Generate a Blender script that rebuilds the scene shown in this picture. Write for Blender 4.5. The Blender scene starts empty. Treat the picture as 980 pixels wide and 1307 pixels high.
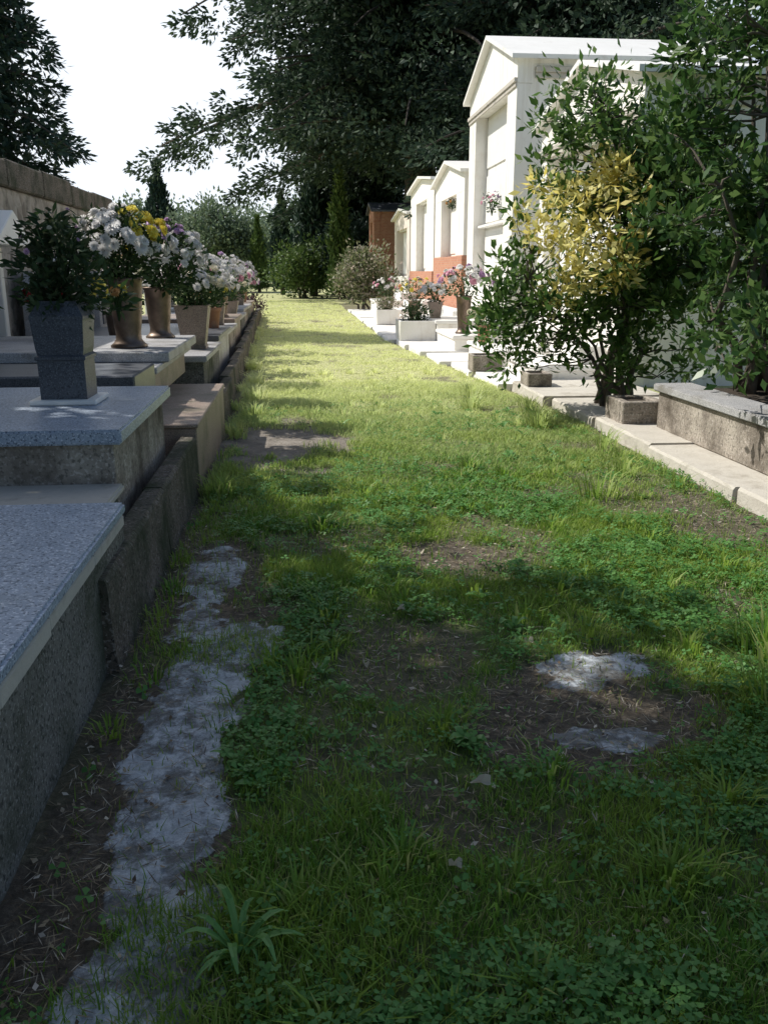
import bpy, bmesh, math, random
import numpy as np
from mathutils import Vector
R = random.Random(7)
N = np.random.RandomState(11)
scene = bpy.context.scene
COL = scene.collection
scene.view_settings.view_transform = 'Standard'
scene.view_settings.look = 'None'
scene.view_settings.exposure = 0

# ------------------------------------------------------------------ materials
def mat_base(name):
    m = bpy.data.materials.new(name); m.use_nodes = True
    nt = m.node_tree
    return m, nt, nt.nodes, nt.links, nt.nodes['Principled BSDF']

def ramp(nt, src, stops):
    r = nt.nodes.new('ShaderNodeValToRGB')
    e = r.color_ramp.elements
    while len(e) < len(stops): e.new(0.5)
    for i, (p, c) in enumerate(stops):
        e[i].position = p; e[i].color = (c[0], c[1], c[2], 1)
    nt.links.new(src, r.inputs[0])
    return r.outputs[0]

def noise(nt, coord, scale, detail=6, rough=.6):
    n = nt.nodes.new('ShaderNodeTexNoise')
    n.inputs['Scale'].default_value = scale
    n.inputs['Detail'].default_value = detail
    n.inputs['Roughness'].default_value = rough
    nt.links.new(coord, n.inputs['Vector'])
    return n.outputs[0]

def mix(nt, fac, a, b, mode='MIX'):
    n = nt.nodes.new('ShaderNodeMix'); n.data_type = 'RGBA'; n.blend_type = mode
    for sock, v in ((n.inputs[0], fac), (n.inputs[6], a), (n.inputs[7], b)):
        if isinstance(v, (int, float)): sock.default_value = v
        elif isinstance(v, tuple): sock.default_value = (v[0], v[1], v[2], 1)
        else: nt.links.new(v, sock)
    return n.outputs[2]

def math_(nt, op, a, b=None, c=None):
    n = nt.nodes.new('ShaderNodeMath'); n.operation = op
    for i, v in enumerate((a, b, c)):
        if v is None: continue
        if isinstance(v, (int, float)): n.inputs[i].default_value = v
        else: nt.links.new(v, n.inputs[i])
    return n.outputs[0]

def stone(name, c1, c2, scale=3, speck=None, stain=None, rough=.75, bump=.25, bscale=60, streak=None):
    m, nt, nd, lk, b = mat_base(name)
    tc = nd.new('ShaderNodeTexCoord').outputs['Object']
    col = ramp(nt, noise(nt, tc, scale, 8, .65), [(.3, c1), (.7, c2)])
    if speck:
        sc, dc, lc = speck
        n1 = noise(nt, tc, sc, 2, .5)
        col = mix(nt, ramp(nt, n1, [(.36, (1, 1, 1)), (.46, (0, 0, 0))]), col, dc)
        n2 = noise(nt, tc, sc * 1.37, 2, .5)
        col = mix(nt, ramp(nt, n2, [(.56, (0, 0, 0)), (.64, (1, 1, 1))]), col, lc)
    if stain:
        sc, c3, lo, hi = stain
        n3 = noise(nt, tc, sc, 10, .7)
        col = mix(nt, ramp(nt, n3, [(lo, (0, 0, 0)), (hi, (1, 1, 1))]), col, c3)
    if streak:   # vertical rain streaks
        mp = nd.new('ShaderNodeMapping'); mp.inputs['Scale'].default_value = (5, 5, .5); lk.new(tc, mp.inputs[0])
        col = mix(nt, ramp(nt, noise(nt, mp.outputs[0], 1.0, 8, .65), [(.52, (0, 0, 0)), (.75, (.75, .75, .75))]), col, streak)
    lk.new(col, b.inputs['Base Color'])
    b.inputs['Roughness'].default_value = rough
    if bump:
        bp = nd.new('ShaderNodeBump'); bp.inputs['Strength'].default_value = bump
        bp.inputs['Distance'].default_value = .02
        lk.new(noise(nt, tc, bscale, 6, .7), bp.inputs['Height'])
        lk.new(bp.outputs[0], b.inputs['Normal'])
    return m

def sunfac(nt, tc):  # mask for painted sunlight, rising along y and broken up by noise
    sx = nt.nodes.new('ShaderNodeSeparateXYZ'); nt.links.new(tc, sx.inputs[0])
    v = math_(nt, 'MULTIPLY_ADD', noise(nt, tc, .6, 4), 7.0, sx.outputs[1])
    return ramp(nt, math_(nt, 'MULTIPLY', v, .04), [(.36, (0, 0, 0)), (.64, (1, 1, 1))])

def leafmat(name, cols, trans=.35, rough=.5, big=None, dry=None):
    m, nt, nd, lk, b = mat_base(name)
    g = nd.new('ShaderNodeNewGeometry')
    st = [(i / max(1, len(cols) - 1), c) for i, c in enumerate(cols)]
    col = ramp(nt, g.outputs['Random Per Island'], st)
    if big:
        tc = nd.new('ShaderNodeTexCoord').outputs['Object']
        f = ramp(nt, noise(nt, tc, big[0], 4), [(.38, (0, 0, 0)), (.62, (1, 1, 1))])
        col = mix(nt, f, col, mix(nt, .75, col, big[1]))
    if dry:  # dry: sunlit brightness painted into the turf colour farther down the path
        f = sunfac(nt, tc)
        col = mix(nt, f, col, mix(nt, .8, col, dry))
    lk.new(col, b.inputs['Base Color']); b.inputs['Roughness'].default_value = rough
    b.inputs['Specular IOR Level'].default_value = .35
    t = nd.new('ShaderNodeBsdfTranslucent'); lk.new(col, t.inputs[0])
    ms = nd.new('ShaderNodeMixShader'); ms.inputs[0].default_value = trans
    lk.new(b.outputs[0], ms.inputs[1]); lk.new(t.outputs[0], ms.inputs[2])
    lk.new(ms.outputs[0], nd['Material Output'].inputs['Surface'])
    return m

M = {}
M['granite_blue'] = stone('granite_blue', (.27, .33, .42), (.42, .48, .57), 6, (75, (.10, .13, .18), (.68, .72, .78)), (1.6, (.2, .23, .26), .55, .8), .38, .05)
M['granite_grey'] = stone('granite_grey', (.32, .32, .33), (.46, .45, .45), 5, (120, (.16, .15, .16), (.64, .63, .62)), (2.2, (.17, .15, .12), .5, .72), .5, .1)
M['granite_pink'] = stone('granite_pink', (.24, .17, .14), (.33, .25, .2), 5, (110, (.14, .11, .09), (.46, .38, .32)), (2.5, (.09, .085, .05), .48, .7), .5, .15)
M['granite_dark'] = stone('granite_dark', (.07, .08, .09), (.13, .14, .16), 5, (120, (.04, .04, .05), (.22, .22, .24)), (2.5, (.2, .2, .18), .6, .8), .35, .05)
M['roughcast'] = stone('roughcast', (.15, .14, .12), (.26, .25, .22), 4, (60, (.07, .07, .06), (.36, .35, .32)), (1.7, (.05, .06, .03), .46, .66), .95, .9, 45)
M['kerb_stone'] = stone('kerb_stone', (.10, .08, .06), (.20, .165, .135), 5, (50, (.05, .04, .03), (.28, .25, .22)), (2.2, (.035, .045, .02), .45, .62), .95, .9, 30)
M['concrete_light'] = stone('concrete_light', (.48, .44, .38), (.64, .60, .53), 3, None, (3, (.22, .18, .13), .5, .75), .9, .4, 40)
M['concrete_stained'] = stone('concrete_stained', (.30, .25, .21), (.48, .43, .36), 3, (40, (.2, .18, .15), (.58, .52, .46)), (2.2, (.10, .08, .06), .43, .66), .9, .6, 30, (.12, .10, .08))
M['marble'] = stone('marble', (.80, .78, .74), (.86, .84, .80), 1.5, None, (3.2, (.58, .53, .46), .58, .85), .5, .08)
M['plaster'] = stone('plaster', (.83, .80, .74), (.88, .85, .80), 1.2, None, (1.1, (.68, .62, .52), .55, .82), .85, .25, 20, (.58, .52, .43))
M['plaster_warm'] = stone('plaster_warm', (.70, .62, .54), (.78, .7, .62), 1.2, None, (1.5, (.5, .42, .34), .55, .85), .85, .15)
M['cap_stone'] = stone('cap_stone', (.46, .42, .36), (.62, .58, .52), 3, None, (3, (.18, .15, .13), .5, .75), .85, .3)
M['slate_dark'] = stone('slate_dark', (.05, .055, .07), (.10, .11, .13), 4, (90, (.035, .04, .05), (.14, .15, .17)), None, .45, .1)
M['soil'] = stone('soil', (.03, .022, .015), (.07, .05, .035), 20, None, None, 1, .8)
M['terracotta'] = stone('terracotta', (.30, .14, .09), (.40, .22, .15), 6, None, (5, (.45, .38, .32), .55, .75), .9, .2)
M['bark'] = stone('bark', (.045, .035, .03), (.11, .09, .075), 9, None, None, .95, 1, 30)
M['twig_bark'] = stone('twig_bark', (.08, .065, .05), (.18, .15, .12), 14, None, None, .9, .6, 60)
def rubble():
    m, nt, nd, lk, b = mat_base('rubble_wall')
    tc = nd.new('ShaderNodeTexCoord').outputs['Object']
    v = nd.new('ShaderNodeTexVoronoi'); v.inputs['Scale'].default_value = 5.5; lk.new(tc, v.inputs['Vector'])
    v2 = nd.new('ShaderNodeTexVoronoi'); v2.feature = 'DISTANCE_TO_EDGE'; v2.inputs['Scale'].default_value = 5.5; lk.new(tc, v2.inputs['Vector'])
    sp = nd.new('ShaderNodeSeparateColor'); lk.new(v.outputs['Color'], sp.inputs[0])
    col = ramp(nt, sp.outputs[0], [(0, (.2, .17, .14)), (.5, (.30, .26, .22)), (1, (.42, .38, .34))])
    col = mix(nt, ramp(nt, v2.outputs[0], [(.0, (1, 1, 1)), (.06, (0, 0, 0))]), col, (.30, .27, .23))
    col = mix(nt, ramp(nt, noise(nt, tc, 1.3, 9, .7), [(.45, (0, 0, 0)), (.6, (1, 1, 1))]), col, (.42, .37, .32))
    col = mix(nt, ramp(nt, noise(nt, tc, 3, 9, .7), [(.5, (0, 0, 0)), (.7, (1, 1, 1))]), col, (.07, .065, .05))
    lk.new(col, b.inputs['Base Color']); b.inputs['Roughness'].default_value = .95
    bp = nd.new('ShaderNodeBump'); bp.inputs['Strength'].default_value = .7; bp.inputs['Distance'].default_value = .04
    lk.new(v2.outputs[0], bp.inputs['Height']); lk.new(bp.outputs[0], b.inputs['Normal'])
    return m
M['rubble'] = rubble()
def brick(name, k):
    m, nt, nd, lk, b = mat_base(name)
    tc = nd.new('ShaderNodeTexCoord').outputs['Object']
    sx = nd.new('ShaderNodeSeparateXYZ'); lk.new(tc, sx.inputs[0])
    cx = nd.new('ShaderNodeCombineXYZ'); lk.new(math_(nt, 'ADD', sx.outputs[0], sx.outputs[1]), cx.inputs[0]); lk.new(sx.outputs[2], cx.inputs[1])
    bt = nd.new('ShaderNodeTexBrick'); lk.new(cx.outputs[0], bt.inputs['Vector'])
    bt.inputs['Color1'].default_value = (.44 * k, .17 * k, .10 * k, 1); bt.inputs['Color2'].default_value = (.52 * k, .25 * k, .15 * k, 1)
    bt.inputs['Mortar'].default_value = (.42 * k, .34 * k, .27 * k, 1); bt.inputs['Scale'].default_value = 4
    bt.inputs['Mortar Size'].default_value = .012
    lk.new(bt.outputs[0], b.inputs['Base Color']); b.inputs['Roughness'].default_value = .9
    return m
M['brick'] = brick('orange_brick', 1); M['brick_dark'] = brick('dark_brick', .75)
def metal(name, c, rough=.35, met=.85):
    m, nt, nd, lk, b = mat_base(name)
    tc = nd.new('ShaderNodeTexCoord').outputs['Object']
    n = noise(nt, tc, 9, 6)
    col = ramp(nt, n, [(.3, tuple(k * .55 for k in c)), (.7, c)])
    lk.new(col, b.inputs['Base Color']); b.inputs['Metallic'].default_value = met
    lk.new(ramp(nt, n, [(.3, (rough + .2,) * 3), (.7, (rough,) * 3)]), b.inputs['Roughness'])
    return m
M['bronze'] = metal('bronze', (.22, .165, .13), .36)
M['dark_metal'] = metal('dark_metal', (.05, .05, .05), .5, .5)
def glassred():
    m, nt, nd, lk, b = mat_base('red_lamp_glass')
    tc = nd.new('ShaderNodeTexCoord').outputs['Object']
    lk.new(ramp(nt, noise(nt, tc, 12), [(.3, (.35, .03, .02)), (.7, (.5, .06, .04))]), b.inputs['Base Color'])
    b.inputs['Roughness'].default_value = .15
    return m
M['red_glass'] = glassred()
M['cedar'] = leafmat('cedar_needles', [(.016, .034, .022), (.028, .052, .032), (.045, .078, .045), (.085, .125, .075)], .22, .7)
M['fir'] = leafmat('fir_needles', [(.014, .034, .024), (.025, .052, .036), (.04, .075, .05)], .15, .6)
M['cypress'] = leafmat('cypress_leaves', [(.05, .10, .025), (.09, .15, .04), (.15, .21, .06)], .25, .6)
M['broad'] = leafmat('glossy_leaves', [(.035, .085, .018), (.06, .13, .026), (.10, .19, .045), (.2, .29, .08)], .42, .35)
M['broad_dark'] = leafmat('dark_glossy_leaves', [(.025, .065, .016), (.045, .105, .025), (.08, .155, .04), (.15, .23, .07)], .4, .32)
M['yellow_leaf'] = leafmat('yellow_leaves', [(.80, .66, .16), (.88, .78, .28), (.9, .84, .45), (.7, .66, .2)], .5, .5)
M['wood_far'] = leafmat('woodland_leaves', [(.11, .17, .10), (.16, .22, .13), (.21, .26, .15), (.14, .2, .16)], .3, .7)
M['shrub_light'] = leafmat('pale_shrub_leaves', [(.09, .13, .05), (.15, .18, .08), (.25, .25, .15), (.5, .42, .38)], .35, .5)
M['bouquet_leaf'] = leafmat('bouquet_leaves', [(.02, .045, .015), (.04, .08, .025), (.07, .12, .04)], .25, .6)
M['dry_leaf'] = leafmat('wilted_leaves', [(.02, .045, .018), (.04, .075, .028), (.06, .10, .04), (.08, .09, .05)], .25, .7)
M['purple_leaf'] = leafmat('purple_leaves', [(.05, .03, .04), (.1, .05, .06), (.06, .07, .04)], .2, .7)
M['grass'] = leafmat('grass_blades', [(.08, .20, .02), (.12, .27, .03), (.17, .34, .04), (.27, .44, .08), (.48, .46, .2)], .5, .55, (1.1, (.34, .44, .07)), (.88, .90, .48))  # last colour is the painted sunlit tint of the far blades
M['clover'] = leafmat('clover_leaves', [(.07, .2, .04), (.11, .27, .06), (.17, .35, .09)], .4, .5)
M['litter'] = leafmat('leaf_litter', [(.07, .05, .03), (.15, .105, .065), (.25, .19, .12), (.36, .3, .2), (.55, .5, .42)], .1, .85)
M['weed'] = leafmat('weed_leaves', [(.11, .26, .06), (.16, .33, .09), (.22, .4, .13)], .38, .4)
M['pale_leaf'] = leafmat('pale_dead_leaves', [(.35, .3, .2), (.6, .55, .45)], .3, .7)
def petal(name, cols): return leafmat(name, cols, .3, .6)
M['white'] = petal('white_petals', [(.86, .85, .83), (.9, .89, .88), (.84, .8, .78)])
M['yellow'] = petal('yellow_petals', [(.82, .68, .08), (.88, .8, .2)])
M['purple'] = petal('purple_petals', [(.5, .3, .52), (.64, .46, .66)])
M['pink'] = petal('pink_petals', [(.72, .3, .44), (.84, .55, .64)])
M['orange'] = petal('orange_petals', [(.7, .34, .1), (.8, .5, .22)])
M['cream'] = petal('cream_petals', [(.82, .75, .56), (.86, .82, .7)])
M['red'] = petal('red_petals', [(.4, .02, .03), (.5, .06, .06)])

# ------------------------------------------------------------------ object helpers
def link(o):
    COL.objects.link(o); return o
def thing(name, loc, label, category, group=None):
    e = bpy.data.objects.new(name, None); e.location = loc; e.empty_display_size = .2
    e['label'] = label; e['category'] = category
    if group: e['group'] = group
    return link(e)
def obj(name, me, mat=None, parent=None, loc=(0, 0, 0), smooth=False):
    if mat and not me.materials: me.materials.append(mat)
    if smooth:
        for p in me.polygons: p.use_smooth = True
    o = bpy.data.objects.new(name, me); o.location = loc
    if parent: o.parent = parent
    return link(o)
def boxmesh(boxes, bev=.008, seg=1, jit=0):
    """boxes: list of (x0,x1,y0,y1,z0,z1)"""
    bm = bmesh.new()
    for (x0, x1, y0, y1, z0, z1) in boxes:
        vs = [bm.verts.new(p) for p in ((x0, y0, z0), (x1, y0, z0), (x1, y1, z0), (x0, y1, z0), (x0, y0, z1), (x1, y0, z1), (x1, y1, z1), (x0, y1, z1))]
        for f in ((0, 3, 2, 1), (4, 5, 6, 7), (0, 1, 5, 4), (1, 2, 6, 5), (2, 3, 7, 6), (3, 0, 4, 7)):
            bm.faces.new([vs[i] for i in f])
    if bev: bmesh.ops.bevel(bm, geom=bm.edges[:], offset=bev, segments=seg, affect='EDGES')
    me = bpy.data.meshes.new('mesh'); bm.to_mesh(me); bm.free(); return me
def prism(poly, axis, a, b, bev=0):
    bm = bmesh.new()
    def P(q, t): return (t, q[0], q[1]) if axis == 'x' else ((q[0], t, q[1]) if axis == 'y' else (q[0], q[1], t))
    A = [bm.verts.new(P(q, a)) for q in poly]; B = [bm.verts.new(P(q, b)) for q in poly]
    bm.faces.new(A); bm.faces.new(B[::-1])
    n = len(poly)
    for i in range(n):
        bm.faces.new((A[i], B[i], B[(i + 1) % n], A[(i + 1) % n]))
    bmesh.ops.recalc_face_normals(bm, faces=bm.faces[:])
    if bev: bmesh.ops.bevel(bm, geom=bm.edges[:], offset=bev, segments=1, affect='EDGES')
    me = bpy.data.meshes.new('mesh'); bm.to_mesh(me); bm.free(); return me
def lathe(profile, seg=24, sq=False, rot=0):
    if sq: seg = 4
    vs = []; fs = []
    for (r, z) in profile:
        for i in range(seg):
            a = 2 * math.pi * (i + (.5 if sq else 0)) / seg + rot
            rr = r * (1.4142 if sq else 1)
            vs.append((rr * math.cos(a), rr * math.sin(a), z))
    for j in range(len(profile) - 1):
        for i in range(seg):
            k = (i + 1) % seg
            fs.append((j * seg + i, j * seg + k, (j + 1) * seg + k, (j + 1) * seg + i))
    me = bpy.data.meshes.new('mesh'); me.from_pydata(vs, [], fs); me.update()
    if not sq:
        for p in me.polygons: p.use_smooth = True
    return me
def quadmesh(V):
    V = np.asarray(V, dtype=np.float32); m = V.shape[0]
    me = bpy.data.meshes.new('mesh')
    me.vertices.add(m * 4); me.vertices.foreach_set('co', V.reshape(-1))
    me.loops.add(m * 4); me.loops.foreach_set('vertex_index', np.arange(m * 4, dtype=np.int32))
    me.polygons.add(m); me.polygons.foreach_set('loop_start', np.arange(0, m * 4, 4, dtype=np.int32))
    me.update(calc_edges=True); return me
def unit(a): return a / (np.linalg.norm(a, axis=1, keepdims=True) + 1e-9)
def leafquads(P, L, W, dirs=None, jit=1.0, flat=0.0, rs=N):
    n = len(P); d = rs.normal(size=(n, 3))
    if dirs is not None: d = dirs + d * jit
    d = unit(d)
    s = unit(np.cross(d, rs.normal(size=(n, 3)) + np.array([0, 0, flat * 5])))
    sc = rs.uniform(.6, 1.25, size=(n, 1)); l = L * sc; w = W * sc
    nn = np.cross(d, s)
    V = np.empty((n, 4, 3))
    V[:, 0] = P; V[:, 1] = P + d * l * .45 + s * w * .5 + nn * w * .12
    V[:, 2] = P + d * l; V[:, 3] = P + d * l * .45 - s * w * .5 + nn * w * .12
    return V
class Tubes:
    def __init__(s): s.v = []; s.f = []
    def add(s, pts, radii, seg=7):
        pts = [Vector(p) for p in pts]; b0 = len(s.v)
        for i, p in enumerate(pts):
            t = (pts[min(i + 1, len(pts) - 1)] - pts[max(i - 1, 0)]).normalized()
            u = t.cross(Vector((.31, .95, .11))).normalized(); w = t.cross(u)
            for k in range(seg):
                a = 2 * math.pi * k / seg
                s.v.append(tuple(p + (u * math.cos(a) + w * math.sin(a)) * radii[i]))
        for i in range(len(pts) - 1):
            for k in range(seg):
                a = b0 + i * seg + k; b = b0 + i * seg + (k + 1) % seg
                s.f.append((a, b, b + seg, a + seg))
        s.f.append(tuple(b0 + k for k in range(seg))[::-1]); s.f.append(tuple(b0 + (len(pts) - 1) * seg + k for k in range(seg)))
    def mesh(s):
        me = bpy.data.meshes.new('mesh'); me.from_pydata(s.v, [], s.f); me.update()
        for p in me.polygons: p.use_smooth = True
        return me
def wiggle(a, b, n, amt, sag=0):
    a = Vector(a); b = Vector(b); out = []
    for i in range(n + 1):
        t = i / n; p = a.lerp(b, t)
        k = math.sin(math.pi * t)
        p += Vector((R.uniform(-1, 1), R.uniform(-1, 1), R.uniform(-1, 1))) * amt * k
        p.z += sag * k
        out.append(p)
    return out

# value noise
def vnoise(x, y, s, seed=0):
    x = np.asarray(x) * s + 1000.3 + seed * 17.7; y = np.asarray(y) * s + 1000.7 + seed * 5.3
    xi = np.floor(x).astype(np.int64); yi = np.floor(y).astype(np.int64); fx = x - xi; fy = y - yi
    fx = fx * fx * (3 - 2 * fx); fy = fy * fy * (3 - 2 * fy)
    def h(a, b):
        n = (a * 374761393 + b * 668265263 + seed * 974711) & 0x7fffffff
        n = ((n ^ (n >> 13)) * 1274126177) & 0x7fffffff
        return ((n ^ (n >> 16)) & 0xffff) / 65535.
    return (h(xi, yi) * (1 - fx) + h(xi + 1, yi) * fx) * (1 - fy) + (h(xi, yi + 1) * (1 - fx) + h(xi + 1, yi + 1) * fx) * fy
def fbm(x, y, s, seed=0): return (vnoise(x, y, s, seed) + .5 * vnoise(x, y, s * 2.1, seed + 1) + .25 * vnoise(x, y, s * 4.3, seed + 2)) / 1.75
def sstep(a, b, t):
    t = np.clip((t - a) / (b - a), 0, 1); return t * t * (3 - 2 * t)
def edge_l(y): return np.where(y < 8.3, -.72, -.75 - .024 * (y - 8))
def edge_r(y): return np.where(y < 9, 2.87, np.clip(2.87 - .085 * (y - 9), 1.95, 3))
def ell(x, y, cx, cy, rx, ry, seed):
    d = np.sqrt(((x - cx) / rx) ** 2 + ((y - cy) / ry) ** 2) + (fbm(x, y, 4, seed) - .5) * 1.6 + (fbm(x, y, 15, seed + 3) - .5) * .5
    return 1 - sstep(.6, 1.2, d)
def slab(x, y):
    return ell(x, y, -.24, 7.75, .70, 1.15, 3)
def dirt(x, y):
    m = ell(x, y, -.52, 2.2, .24, 1.9, 1)
    m = np.maximum(m, ell(x, y, -.46, 4.1, .34, 1.1, 2))
    m = np.maximum(m, slab(x, y))
    m = np.maximum(m, ell(x, y, .98, 2.75, .42, .42, 4))
    m = np.maximum(m, ell(x, y, .68, 4.5, .42, .25, 5))
    m = np.maximum(m, .75 * ell(x, y, .35, 3.2, .32, .4, 6))
    m = np.maximum(m, .9 * ell(x, y, 2.55, 5.1, .32, .8, 7))
    m = np.maximum(m, .75 * ell(x, y, .2, 4.8, .45, .35, 8))
    m = np.maximum(m, .8 * (1 - sstep(.0, .10, x - edge_l(y) - .08 * fbm(x, y, 3, 9))))
    m = np.maximum(m, .8 * (1 - sstep(0, .1, edge_r(y) - x)))
    m = np.maximum(m, .75 * sstep(.60, .74, fbm(x, y, 1.9, 21)))
    return m
def conc(x, y):
    m = ell(x, y, -.41, 2.05, .16, 1.5, 31)
    m = np.maximum(m, .9 * ell(x, y, -.28, 3.3, .2, .28, 32))
    m = np.maximum(m, .75 * ell(x, y, -.48, 4.0, .16, .8, 36))
    m = np.maximum(m, .85 * ell(x, y, 1.1, 3.02, .19, .15, 33))
    m = np.maximum(m, .9 * ell(x, y, 1.04, 2.52, .26, .07, 34))
    return m

# ------------------------------------------------------------------ world, sun, camera
EL = math.radians(48); sdir = Vector((-.90, .43, 0)).normalized()
S = Vector((sdir.x * math.cos(EL), sdir.y * math.cos(EL), math.sin(EL)))
w = bpy.data.worlds.new('World'); scene.world = w; w.use_nodes = True
nt = w.node_tree
sk = nt.nodes.new('ShaderNodeTexSky'); sk.sky_type = 'NISHITA'; sk.sun_disc = False
sk.sun_elevation = EL; sk.sun_rotation = math.atan2(S.x, S.y) % (2 * math.pi)
sk.air_density = 1.0; sk.dust_density = 1.5; sk.ozone_density = 1
tcw = nt.nodes.new('ShaderNodeTexCoord').outputs['Generated']
dp = nt.nodes.new('ShaderNodeVectorMath'); dp.operation = 'DOT_PRODUCT'; nt.links.new(tcw, dp.inputs[0])
dp.inputs[1].default_value = Vector((-.42, .88, .22)).normalized()
nz = noise(nt, tcw, 2.5, 6, .55)
hz = ramp(nt, math_(nt, 'MULTIPLY_ADD', nz, .25, dp.outputs['Value']), [(.50, (0, 0, 0)), (1.03, (1, 1, 1))])
col = mix(nt, hz, sk.outputs[0], (8.4, 9.0, 9.8))
nt.links.new(col, nt.nodes['Background'].inputs[0])
nt.nodes['Background'].inputs[1].default_value = .12
sl = bpy.data.lights.new('sun', 'SUN'); sl.energy = 5; sl.angle = math.radians(.5); sl.color = (1, .965, .89)
so = link(bpy.data.objects.new('sun', sl)); so.rotation_euler = (-S).to_track_quat('-Z', 'Y').to_euler(); so.location = (-20, 20, 20)
cam = bpy.data.cameras.new('camera'); co = link(bpy.data.objects.new('camera', cam))
cam.sensor_fit = 'VERTICAL'; cam.sensor_height = 24; cam.lens = 24 * 1108 / 1307.; cam.clip_end = 3000; cam.clip_start = .05
co.location = (0, 0, 1.5); co.rotation_euler = (math.radians(74.5), 0, math.radians(-5.47)); scene.camera = co

# ------------------------------------------------------------------ ground
def build_ground():
    xs = np.concatenate([[-1500, -600, -200, -80, -30, -12, -6, -3, -1.5], np.arange(-1.0, 3.2, .025), [3.6, 5, 8, 15, 40, 120, 400, 1500]])
    ys = np.concatenate([[-1500, -400, -100, -30, -8, -2], np.arange(.8, 6, .025), np.arange(6, 14, .08), np.arange(14, 40, .4), [45, 55, 70, 100, 160, 300, 700, 2500]])
    X, Y = np.meshgrid(xs, ys)
    inside = (X > -1) & (X < 3.2) & (Y > .8) & (Y < 45)
    D = dirt(X, Y) * inside; C = conc(X, Y) * inside; SL = slab(X, Y) * inside
    Z = np.where(inside, (fbm(X, Y, 1.2, 50) - .5) * .05 * (1 - SL) + (fbm(X, Y, 12, 51) - .5) * .018 * D * (1 - SL) + .01 * C - .012 * D, 0)
    n, k = len(xs), len(ys)
    V = np.stack([X, Y, Z], -1).reshape(-1, 3)
    idx = np.arange(n * k).reshape(k, n)
    F = np.stack([idx[:-1, :-1], idx[:-1, 1:], idx[1:, 1:], idx[1:, :-1]], -1).reshape(-1, 4)
    me = bpy.data.meshes.new('ground')
    me.vertices.add(len(V)); me.vertices.foreach_set('co', V.astype(np.float32).reshape(-1))
    me.loops.add(F.size); me.loops.foreach_set('vertex_index', F.astype(np.int32).reshape(-1))
    me.polygons.add(len(F)); me.polygons.foreach_set('loop_start', np.arange(0, F.size, 4, dtype=np.int32))
    me.update(calc_edges=True)
    for nm, arr in (('dirt', D), ('conc', C), ('slab', SL)):
        at = me.attributes.new(nm, 'FLOAT', 'POINT'); at.data.foreach_set('value', arr.reshape(-1).astype(np.float32))
    me.polygons.foreach_set('use_smooth', np.ones(len(F), dtype=bool))
    m, nt, nd, lk, b = mat_base('ground')
    tc = nd.new('ShaderNodeTexCoord').outputs['Object']
    def att(n_):
        a_ = nd.new('ShaderNodeAttribute'); a_.attribute_name = n_; return a_.outputs['Fac']
    ad = att('dirt'); ac = att('conc'); asl = att('slab')
    green = ramp(nt, noise(nt, tc, 14, 8, .7), [(.3, (.05, .08, .02)), (.55, (.10, .14, .035)), (.75, (.2, .22, .08))])
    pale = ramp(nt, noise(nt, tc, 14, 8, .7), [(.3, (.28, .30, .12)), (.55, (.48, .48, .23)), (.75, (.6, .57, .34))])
    green = mix(nt, sunfac(nt, tc), green, pale)  # far ground coloured paler to stand in for sunlight
    soil = ramp(nt, noise(nt, tc, 35, 10, .75), [(.3, (.04, .032, .022)), (.5, (.10, .08, .058)), (.68, (.21, .17, .125)), (.8, (.36, .31, .24))])
    sslab = ramp(nt, noise(nt, tc, 4, 12, .75), [(.3, (.13, .11, .09)), (.5, (.22, .19, .16)), (.7, (.34, .30, .26))])
    base = ramp(nt, noise(nt, tc, 30, 10, .8), [(.3, (.10, .10, .09)), (.7, (.30, .30, .29))])
    lime = ramp(nt, noise(nt, tc, 18, 12, .85), [(.32, (.26, .28, .29)), (.5, (.46, .49, .52)), (.64, (.70, .73, .76))])
    cm = ramp(nt, math_(nt, 'ADD', math_(nt, 'MULTIPLY_ADD', noise(nt, tc, 7, 12, .72), 3.0, -1.6), ac), [(.35, (0, 0, 0)), (.55, (1, 1, 1))])
    cf = ramp(nt, noise(nt, tc, 4.5, 14, .75), [(.43, (0, 0, 0)), (.53, (1, 1, 1))])
    gate = ramp(nt, ac, [(.08, (0, 0, 0)), (.3, (1, 1, 1))])
    mt4 = math_(nt, 'MULTIPLY', cm, gate); mt5 = math_(nt, 'MULTIPLY', mt4, cf)
    col = mix(nt, ad, green, soil)
    col = mix(nt, ramp(nt, asl, [(.35, (0, 0, 0)), (.7, (1, 1, 1))]), col, sslab)
    col = mix(nt, math_(nt, 'MULTIPLY', mt4, .9), col, base)
    col = mix(nt, mt5, col, lime)
    lk.new(col, b.inputs['Base Color']); b.inputs['Roughness'].default_value = .95
    bp = nd.new('ShaderNodeBump'); bp.inputs['Strength'].default_value = .7; bp.inputs['Distance'].default_value = .02
    lk.new(noise(nt, tc, 45, 8, .75), bp.inputs['Height'])
    bp2 = nd.new('ShaderNodeBump'); bp2.inputs['Strength'].default_value = .5; bp2.inputs['Distance'].default_value = .012
    lk.new(mt5, bp2.inputs['Height']); lk.new(bp.outputs[0], bp2.inputs['Normal']); lk.new(bp2.outputs[0], b.inputs['Normal'])
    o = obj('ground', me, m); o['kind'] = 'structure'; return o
build_ground()

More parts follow.
